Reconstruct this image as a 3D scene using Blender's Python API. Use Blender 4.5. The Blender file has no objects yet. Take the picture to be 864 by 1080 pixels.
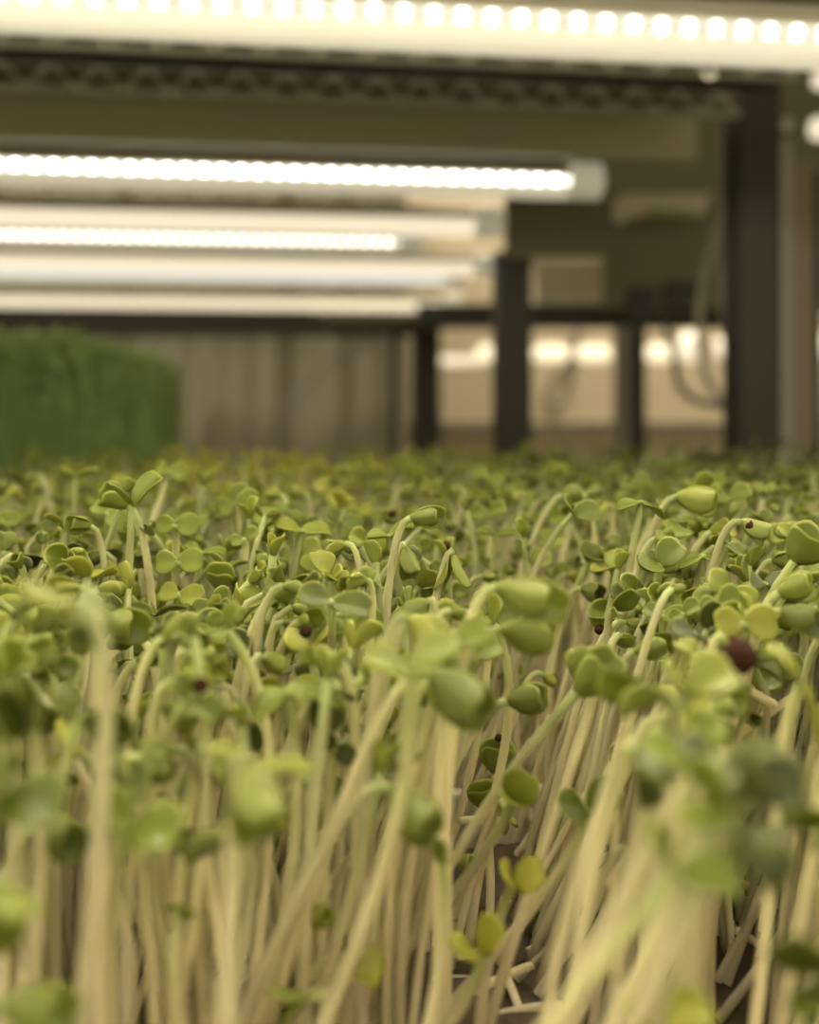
import bpy, math, random
import numpy as np
from mathutils import Vector

rng = np.random.default_rng(11)
random.seed(11)
C = bpy.context.scene.collection
PI = math.pi
F = 1150.0            # focal length in pixels of an 864 x 1080 frame
HX, HY = 432.0, 405.0 # principal column and horizon row
CAM_Z = 1.055         # lens height; the mean top of the sprouts is at 1.0
SOIL = 0.912


def at(px, py, d):
    """a point of the place, d metres in front of the lens, seen at px, py"""
    return np.array([(px - HX) / F * d, d, CAM_Z - (py - HY) / F * d])


def unit(v):
    v = np.asarray(v, float)
    return v / max(1e-9, np.linalg.norm(v))


# ------------------------------------------------------------------ materials
def lin(r, g, b):
    return tuple((c / 255 / 12.92) if c / 255 <= .04045 else ((c / 255 + .055) / 1.055) ** 2.4 for c in (r, g, b)) + (1,)


def base_mat(name):
    m = bpy.data.materials.new(name)
    m.use_nodes = True
    n, l = m.node_tree.nodes, m.node_tree.links
    return m, n, l, n['Principled BSDF'], n['Material Output']


def plain(name, col, rough=.6, metal=0., noise=.12, scale=30., spec=.4, stretch=(1, 1, 1)):
    m, n, l, p, o = base_mat(name)
    tc = n.new('ShaderNodeTexCoord')
    mp = n.new('ShaderNodeMapping'); mp.inputs['Scale'].default_value = stretch
    nz = n.new('ShaderNodeTexNoise'); nz.inputs['Scale'].default_value = scale; nz.inputs['Detail'].default_value = 4
    mix = n.new('ShaderNodeMix'); mix.data_type = 'RGBA'
    a = tuple(max(0, c * (1 - noise)) for c in col[:3]) + (1,)
    b = tuple(min(1, c * (1 + noise)) for c in col[:3]) + (1,)
    mix.inputs[6].default_value = a; mix.inputs[7].default_value = b
    l.new(tc.outputs['Object'], mp.inputs['Vector']); l.new(mp.outputs['Vector'], nz.inputs['Vector'])
    l.new(nz.outputs['Fac'], mix.inputs[0]); l.new(mix.outputs[2], p.inputs['Base Color'])
    p.inputs['Roughness'].default_value = rough
    p.inputs['Metallic'].default_value = metal
    p.inputs['Specular IOR Level'].default_value = spec
    return m


def glow(name, col, strength, rough=.4):
    m, n, l, p, o = base_mat(name)
    p.inputs['Base Color'].default_value = (.8, .78, .7, 1)
    p.inputs['Roughness'].default_value = rough
    p.inputs['Emission Color'].default_value = col
    p.inputs['Emission Strength'].default_value = strength
    return m


def led_mat(name, col, hi, lo, pitch):
    """a row of small diodes along local x, on a strip that they light between them"""
    m, n, l, p, o = base_mat(name)
    tc = n.new('ShaderNodeTexCoord'); sx = n.new('ShaderNodeSeparateXYZ')
    k = n.new('ShaderNodeMath'); k.operation = 'MULTIPLY'; k.inputs[1].default_value = 2 * PI / pitch
    c = n.new('ShaderNodeMath'); c.operation = 'COSINE'
    r = n.new('ShaderNodeMapRange')
    r.inputs['From Min'].default_value = .0; r.inputs['From Max'].default_value = .95
    r.inputs['To Min'].default_value = lo; r.inputs['To Max'].default_value = hi
    l.new(tc.outputs['Object'], sx.inputs[0]); l.new(sx.outputs['X'], k.inputs[0]); l.new(k.outputs[0], c.inputs[0])
    l.new(c.outputs[0], r.inputs['Value']); l.new(r.outputs[0], p.inputs['Emission Strength'])
    p.inputs['Emission Color'].default_value = col
    p.inputs['Base Color'].default_value = (.8, .8, .75, 1)
    return m


def stem_mat():
    m, n, l, p, o = base_mat('sprout stem')
    t = n.new('ShaderNodeAttribute'); t.attribute_name = 't'
    tone = n.new('ShaderNodeAttribute'); tone.attribute_name = 'tone'
    rp = n.new('ShaderNodeValToRGB')
    e = rp.color_ramp.elements
    e[0].position = 0; e[0].color = (.82, .75, .55, 1)
    e[1].position = 1; e[1].color = (.44, .50, .18, 1)
    x = e.new(.55); x.color = (.80, .75, .49, 1)
    x = e.new(.86); x.color = (.62, .62, .33, 1)
    l.new(t.outputs['Fac'], rp.inputs[0])
    hs = n.new('ShaderNodeHueSaturation')
    mr = n.new('ShaderNodeMapRange'); mr.inputs['To Min'].default_value = .78; mr.inputs['To Max'].default_value = 1.12
    l.new(tone.outputs['Fac'], mr.inputs['Value']); l.new(mr.outputs[0], hs.inputs['Value'])
    l.new(rp.outputs[0], hs.inputs['Color'])
    l.new(hs.outputs[0], p.inputs['Base Color'])
    p.inputs['Roughness'].default_value = .42
    p.inputs['Specular IOR Level'].default_value = .35
    tr = n.new('ShaderNodeBsdfTranslucent'); l.new(hs.outputs[0], tr.inputs['Color'])
    mx = n.new('ShaderNodeMixShader'); mx.inputs[0].default_value = .45
    l.new(p.outputs[0], mx.inputs[1]); l.new(tr.outputs[0], mx.inputs[2]); l.new(mx.outputs[0], o.inputs['Surface'])
    return m


def leaf_mat(name='cotyledon', dark=(.125, .16, .017), pale=(.215, .245, .05), yellow=(.50, .45, .05), trans=(.40, .46, .03)):
    m, n, l, p, o = base_mat(name)
    t = n.new('ShaderNodeAttribute'); t.attribute_name = 't'
    tone = n.new('ShaderNodeAttribute'); tone.attribute_name = 'tone'
    side = n.new('ShaderNodeAttribute'); side.attribute_name = 'side'
    tc = n.new('ShaderNodeTexCoord')
    nz = n.new('ShaderNodeTexNoise'); nz.inputs['Scale'].default_value = 260; nz.inputs['Detail'].default_value = 3

    def mixc(f, a, b):
        k = n.new('ShaderNodeMix'); k.data_type = 'RGBA'
        l.new(f, k.inputs[0])
        for s, v in ((k.inputs[6], a), (k.inputs[7], b)):
            if isinstance(v, tuple):
                s.default_value = v + (1,)
            else:
                l.new(v, s)
        return k.outputs[2]
    l.new(tc.outputs['Object'], nz.inputs['Vector'])
    # upper face green, under face paler; tone: 0 dark green, .5 usual, 1 yellow green
    up = mixc(nz.outputs['Fac'], tuple(c * .8 for c in dark), tuple(c * 1.35 for c in dark))
    col = mixc(side.outputs['Fac'], up, pale)
    tm = n.new('ShaderNodeMapRange'); tm.inputs['From Min'].default_value = .3; tm.inputs['From Max'].default_value = 1
    tm.inputs['To Max'].default_value = .8
    l.new(tone.outputs['Fac'], tm.inputs['Value'])
    col = mixc(tm.outputs[0], col, yellow)
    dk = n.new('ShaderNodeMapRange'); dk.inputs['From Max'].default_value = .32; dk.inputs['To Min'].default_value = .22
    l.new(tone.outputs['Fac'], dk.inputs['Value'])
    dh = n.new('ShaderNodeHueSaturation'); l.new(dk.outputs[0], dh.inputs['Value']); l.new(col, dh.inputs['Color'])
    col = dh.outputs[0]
    rm = n.new('ShaderNodeMapRange'); rm.inputs['From Min'].default_value = .84; rm.inputs['From Max'].default_value = 1
    rm.inputs['To Max'].default_value = .55
    l.new(t.outputs['Fac'], rm.inputs['Value'])
    col = mixc(rm.outputs[0], col, (.42, .43, .08))
    l.new(col, p.inputs['Base Color'])
    p.inputs['Roughness'].default_value = .42
    p.inputs['Specular IOR Level'].default_value = .3
    bp = n.new('ShaderNodeBump'); bp.inputs['Strength'].default_value = .25; bp.inputs['Distance'].default_value = .0006
    l.new(nz.outputs['Fac'], bp.inputs['Height']); l.new(bp.outputs[0], p.inputs['Normal'])
    tr = n.new('ShaderNodeBsdfTranslucent')
    dt = n.new('ShaderNodeHueSaturation'); l.new(dk.outputs[0], dt.inputs['Value'])
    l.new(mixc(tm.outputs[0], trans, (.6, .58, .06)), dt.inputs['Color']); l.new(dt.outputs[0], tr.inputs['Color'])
    mx = n.new('ShaderNodeMixShader'); mx.inputs[0].default_value = .22
    l.new(p.outputs[0], mx.inputs[1]); l.new(tr.outputs[0], mx.inputs[2]); l.new(mx.outputs[0], o.inputs['Surface'])
    return m


STEM = stem_mat()
LEAF = leaf_mat()
CRESS = leaf_mat('cress leaf', (.27, .40, .13), (.34, .46, .16), (.40, .52, .16), (.34, .52, .10))
HULL = plain('seed hull', (.035, .014, .005), .8, noise=.5, scale=400, spec=.1)
STEEL_DARK = plain('dark steel', (.040, .038, .027), .5, 0, scale=20, spec=.25)
STEEL_GREY = plain('grey steel', (.20, .185, .15), .4, .3, scale=20)
WIRE = plain('coated wire', (.40, .38, .30), .4, .1, scale=40)
DECK = plain('shelf board', (.25, .225, .155), .6, scale=6, noise=.2, stretch=(.3, 3, 1))
PANEL = plain('dark olive panel', (.19, .18, .115), .6, scale=5)
BEAM = plain('olive shelf beam', (.42, .385, .26), .5, scale=5, noise=.1, stretch=(.2, 1, 4))
ALU = plain('anodised channel', (.42, .39, .30), .4, .4, scale=30)
CAP = glow('glowing end cap plastic', (1, .92, .70, 1), .09)  # faint emission stands in for tube light shining through the cap
PALE = plain('pale plastic', (.55, .50, .38), .5, scale=12)
TAUPE = plain('taupe board', (.24, .195, .145), .6, scale=8, stretch=(4, 4, .4))
BLACKP = plain('black plastic', (.035, .033, .028), .45, scale=60)
GREYP = plain('grey plastic', (.34, .32, .28), .5, scale=50)
MEDIUM = plain('coco growing medium', (.085, .06, .038), .9, noise=.6, scale=300, spec=.2)
WALL = plain('plastered wall', (.56, .48, .335), .8, scale=3, noise=.05)
FLOORM = plain('concrete floor', (.28, .26, .22), .7, scale=5, noise=.15)
CEILM = plain('ceiling paint', (.25, .235, .19), .8, scale=2)
CURTAIN = plain('grey plastic sheet', (.36, .33, .25), .5, scale=3, noise=.1, stretch=(3, 3, .3))
HOSE = plain('pale hose', (.40, .37, .28), .35, scale=40)
CABLE = plain('dark cable', (.06, .055, .04), .5, scale=40)

LED_WARM = led_mat('warm diodes', (1, .97, .86, 1), 2.2, .10, .0167)
LED_MID = led_mat('warm diodes mid', (1, .96, .82, 1), 6., 1., .0167)
LED_NEAR = led_mat('bright diodes', (1, .91, .66, 1), 130., 80., .0167)
LED_SIDE = led_mat('warm diodes far', (1, .96, .84, 1), 3., .5, .0167)
LED_COOL = led_mat('cool diodes', (.72, .88, 1, 1), .55, .4, .0167)
DIFF = glow('cream diffuser', (1, .90, .66, 1), .22)
DIFF_NEAR = glow('bright diffuser', (1, .92, .70, 1), 7.)
DIFF_DIM = glow('dim cream diffuser', (1, .86, .62, 1), .40)
DIFF_FAR = glow('far diffuser', (1, .84, .54, 1), .5)
BULB_GLINT = glow('bulb glass and glint', (1, .86, .64, 1), .36)


# ------------------------------------------------------------------ mesh tools
def mesh_from(name, V, tris, quads, mats, fmat=None, attrs=None, smooth=True):
    me = bpy.data.meshes.new(name)
    V = np.asarray(V, np.float32)
    tris = np.asarray(tris, np.int32).reshape(-1, 3); quads = np.asarray(quads, np.int32).reshape(-1, 4)
    nt, nq = len(tris), len(quads)
    me.vertices.add(len(V)); me.vertices.foreach_set('co', V.ravel())
    me.loops.add(nt * 3 + nq * 4)
    me.loops.foreach_set('vertex_index', np.concatenate([tris.ravel(), quads.ravel()]).astype(np.int32))
    me.polygons.add(nt + nq)
    me.polygons.foreach_set('loop_start', np.concatenate([np.arange(nt) * 3, nt * 3 + np.arange(nq) * 4]).astype(np.int32))
    me.polygons.foreach_set('use_smooth', np.full(nt + nq, smooth, bool))
    for m in mats:
        me.materials.append(m)
    if fmat is not None:
        me.polygons.foreach_set('material_index', np.asarray(fmat, np.int32))
    for k, v in (attrs or {}).items():
        a = me.attributes.new(k, 'FLOAT', 'POINT'); a.data.foreach_set('value', np.asarray(v, np.float32))
    me.update(calc_edges=True)
    me.validate()
    return me


def link(name, me, parent=None, loc=None):
    o = bpy.data.objects.new(name, me); C.objects.link(o)
    if parent is not None:
        o.parent = parent
    if loc is not None:
        o.location = loc
    return o


def tag(o, label=None, cat=None, group=None, kind=None):
    for k, v in (('label', label), ('category', cat), ('group', group), ('kind', kind)):
        if v:
            o[k] = v
    return o


def thing(name, label, cat, loc=(0, 0, 0), rotz=0., group=None):
    o = bpy.data.objects.new(name, None); C.objects.link(o)
    o.empty_display_size = .02
    o.location = loc; o.rotation_euler = (0, 0, rotz)
    return tag(o, label, cat, group)


def box_me(name, lo, hi, mat, bevel=0.):
    """box with chamfered edges"""
    import bmesh
    bm = bmesh.new()
    bmesh.ops.create_cube(bm, size=1)
    lo, hi = np.array(lo, float), np.array(hi, float)
    for v in bm.verts:
        v.co = Vector(lo + (np.array(v.co) + .5) * (hi - lo))
    if bevel:
        bmesh.ops.bevel(bm, geom=list(bm.edges), offset=bevel, segments=2, profile=.6, affect='EDGES')
    me = bpy.data.meshes.new(name); bm.to_mesh(me); bm.free(); me.materials.append(mat)
    return me


def tube_arrays(P, R, sides=8, caps=True):
    """tube along points P (n,3) with radii R (n)"""
    P = np.asarray(P, float); n = len(P)
    R = np.broadcast_to(np.asarray(R, float), (n,))
    T = np.gradient(P, axis=0); T /= np.maximum(1e-9, np.linalg.norm(T, axis=1))[:, None]
    a = np.array([0, 1., 0]) if abs(T[0][1]) < .9 else np.array([1., 0, 0])
    N = np.zeros_like(P)
    a = a - T[0] * (a @ T[0])
    for i in range(n):
        a = a - T[i] * (a @ T[i]); a = a / max(1e-9, math.sqrt(a @ a)); N[i] = a
    B = np.cross(T, N)
    th = np.arange(sides) * 2 * PI / sides
    V = (P[:, None] + R[:, None, None] * (np.cos(th)[None, :, None] * N[:, None] + np.sin(th)[None, :, None] * B[:, None])).reshape(-1, 3)
    i = np.arange(n - 1)[:, None] * sides; j = np.arange(sides)[None]; k = (j + 1) % sides
    Q = np.stack([i + j, i + k, i + sides + k, i + sides + j], -1).reshape(-1, 4)
    tris = []
    if caps:
        V = np.vstack([V, P[0], P[-1]]); c0, c1 = n * sides, n * sides + 1
        jj = np.arange(sides); kk = (jj + 1) % sides
        tris = np.vstack([np.stack([np.full(sides, c0), kk, jj], 1), np.stack([np.full(sides, c1), (n - 1) * sides + jj, (n - 1) * sides + kk], 1)])
    return V, np.asarray(tris, int).reshape(-1, 3), Q


def tube_me(name, P, R, mat, sides=10):
    V, t, q = tube_arrays(P, R, sides)
    return mesh_from(name, V, t, q, [mat])


def spline(pts, n=40):
    """smooth line through points"""
    p = np.asarray(pts, float); p = np.vstack([2 * p[0] - p[1], p, 2 * p[-1] - p[-2]])
    out = []
    m = len(p) - 3
    for s in np.linspace(0, m - 1e-6, n):
        i = int(s); t = s - i
        a, b, c, d = p[i:i + 4]
        out.append(.5 * (2 * b + (c - a) * t + (2 * a - 5 * b + 4 * c - d) * t * t + (3 * b - a - 3 * c + d) * t ** 3))
    return np.array(out)


class Bag:
    """collects shapes that belong to one connected piece or one mass"""
    def __init__(s):
        s.V, s.T, s.Q, s.tm, s.qm, s.A, s.n = [], [], [], [], [], {}, 0

    def add(s, V, T, Q, mi=0, **attrs):
        V = np.asarray(V, float)
        s.V.append(V)
        T = np.asarray(T, int).reshape(-1, 3); Q = np.asarray(Q, int).reshape(-1, 4)
        s.T.append(T + s.n); s.Q.append(Q + s.n)
        s.tm.append(np.full(len(T), mi)); s.qm.append(np.full(len(Q), mi))
        for k, v in attrs.items():
            s.A.setdefault(k, []).append(np.broadcast_to(v, (len(V),)))
        s.n += len(V)

    def mesh(s, name, mats, off=None, smooth=True):
        V = np.concatenate(s.V)
        if off is not None:
            V = V - np.asarray(off)
        return mesh_from(name, V, np.concatenate(s.T), np.concatenate(s.Q), mats,
                         np.concatenate(s.tm + s.qm), {k: np.concatenate(v) for k, v in s.A.items()}, smooth)


# ------------------------------------------------------------------ sprouts
_topo = {}


def blade_topo(nr, ns):
    if (nr, ns) in _topo:
        return _topo[nr, ns]
    # ids: top centre 0, top rings 1..nr (rim = ring nr, shared), bottom centre, bottom rings 1..nr-1
    ring = lambda r: 1 + (r - 1) * ns
    bc = 1 + nr * ns
    bring = lambda r: ring(nr) if r == nr else bc + 1 + (r - 1) * ns
    j = np.arange(ns); k = (j + 1) % ns
    T = [np.stack([np.zeros(ns, int), ring(1) + j, ring(1) + k], 1), np.stack([np.full(ns, bc), bring(1) + k, bring(1) + j], 1)]
    Q = []
    for r in range(1, nr):
        Q.append(np.stack([ring(r) + j, ring(r + 1) + j, ring(r + 1) + k, ring(r) + k], 1))
        Q.append(np.stack([bring(r) + k, bring(r + 1) + k, bring(r + 1) + j, bring(r) + j], 1))
    rr = np.concatenate([[0], np.repeat(np.arange(1, nr + 1) / nr, ns)])
    rb = np.concatenate([[0], np.repeat(np.arange(1, nr) / nr, ns)])
    ph = np.arange(ns) * 2 * PI / ns
    pt = np.concatenate([[0], np.tile(ph, nr)]); pb = np.concatenate([[0], np.tile(ph, nr - 1)])
    out = (np.vstack(T), np.vstack(Q) if Q else np.zeros((0, 4), int), np.concatenate([rr, rb]), np.concatenate([pt, pb]),
           np.concatenate([np.ones(len(rr)), -np.ones(len(rb))]))
    _topo[nr, ns] = out
    return out


def blade(L, W, cup, droop, fold, notch, nr, ns, thick=.0009):
    """a heart-shaped seed leaf: x along its axis from the stalk, z out of its upper face"""
    T, Q, r, ph, sgn = blade_topo(nr, ns)
    r = r ** .8
    cx = .56
    ox = cx - .5 * np.cos(ph) * 1.0
    ox = ox - notch * np.exp(-((ph - PI) / .36) ** 2)
    base = np.exp(-((np.minimum(ph, 2 * PI - ph)) / .42) ** 2)
    ox = ox - .10 * base
    oy = .5 * np.sin(ph) * (.80 + .22 * (1 - np.cos(ph)) / 2) * np.sign(1)
    x = (cx + (ox - cx) * r) * L
    y = oy * r * W
    xn, yn = x / L, y / (W * .5)
    z = L * (cup * (yn ** 2) * .5 - droop * xn ** 2 + fold * np.abs(yn) * .5 + .03 * np.sin(3 * ph) * r * r)
    prof = np.sqrt(np.maximum(0, 1 - r ** 3))
    z = z + sgn * thick * .5 * prof
    side = np.where(sgn < 0, 1., 0.)
    side[r > .99] = .5
    return np.stack([x, y, z], 1), T, Q, r, side


def bez(a, b, c, d, n):
    t = np.linspace(0, 1, n)[:, None]
    return (1 - t) ** 3 * a + 3 * (1 - t) ** 2 * t * b + 3 * (1 - t) * t * t * c + t ** 3 * d


def sprout_shape(s, hi=True):
    """s: dict with P (junction), u, w (spread axis), om, L, base ... -> stem arrays and two blade arrays, world coordinates"""
    P, u, w, om, L, base = s['P'], s['u'], s['w'], s['om'], s['L'], s['base']
    h = P[2] - base[2]
    up = max(0., u[2])
    hook = (.0055 + .0045 * (1 - up)) if up < .6 else .35 * h
    k2 = P - u * hook
    k1 = base + .45 * (k2 - base) + np.array([s['bow'][0], s['bow'][1], 0])
    n = 15 if hi else 7
    pts = bez(base, k1, k2, P, n)
    t = np.linspace(0, 1, n)
    R = s['r'] * (1.08 - .22 * t)
    if hi:
        R = R * (1 + .05 * np.sin(t * 9 + s['tone'] * 20))
    sides = 8 if hi else 5
    SV, ST, SQ = tube_arrays(pts, R, sides, caps=hi)
    tt = np.repeat(t, sides)
    if hi:
        tt = np.concatenate([tt, [0, 1]])
    out = {'stem': (SV, ST, SQ, tt), 'pts': pts, 'blades': []}
    c, sn = math.cos(om / 2), math.sin(om / 2)
    nr, ns = (5, 22) if hi else (2, 9)
    for i, sg in enumerate((1, -1)):
        d = c * u + sg * sn * w
        nn = sn * u - sg * c * w
        y = np.cross(nn, d)
        k = 1. if i == 0 else s['k2']
        V, T, Q, r, side = blade(L * k, L * k * s['wid'], s['cup'], s['droop'] * (1 + .3 * sg * s['asym']), s['fold'], s['notch'], nr, ns)
        o = P - nn * .00045 + d * (-.0004)
        out['blades'].append((o + V[:, :1] * d + V[:, 1:2] * y + V[:, 2:] * nn, T, Q, r, side))
    return out


def frame(alpha, beta, gamma):
    """axis u: alpha clockwise from up across the view, beta towards the lens; spread axis w turned by gamma about u"""
    a, b, g = map(math.radians, (alpha, beta, gamma))
    u = np.array([math.sin(a) * math.cos(b), -math.sin(b), math.cos(a) * math.cos(b)])
    ref = np.array([math.cos(a), 0, -math.sin(a)])
    w0 = unit(ref - u * (ref @ u)); w1 = np.cross(u, w0)
    return u, unit(math.cos(g) * w0 + math.sin(g) * w1)


def new_sprout(P, u, w, om, L, tone, base, r=.00095, **k):
    s = dict(P=np.asarray(P, float), u=u, w=w, om=math.radians(om), L=L, tone=tone, base=np.asarray(base, float), r=r,
             k2=.86, cup=.28, droop=.10, fold=.12, notch=.10, wid=1.12, asym=0., bow=(0., 0.), hull=False, label=None, short=None, look='')
    s.update(k)
    return s


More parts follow.
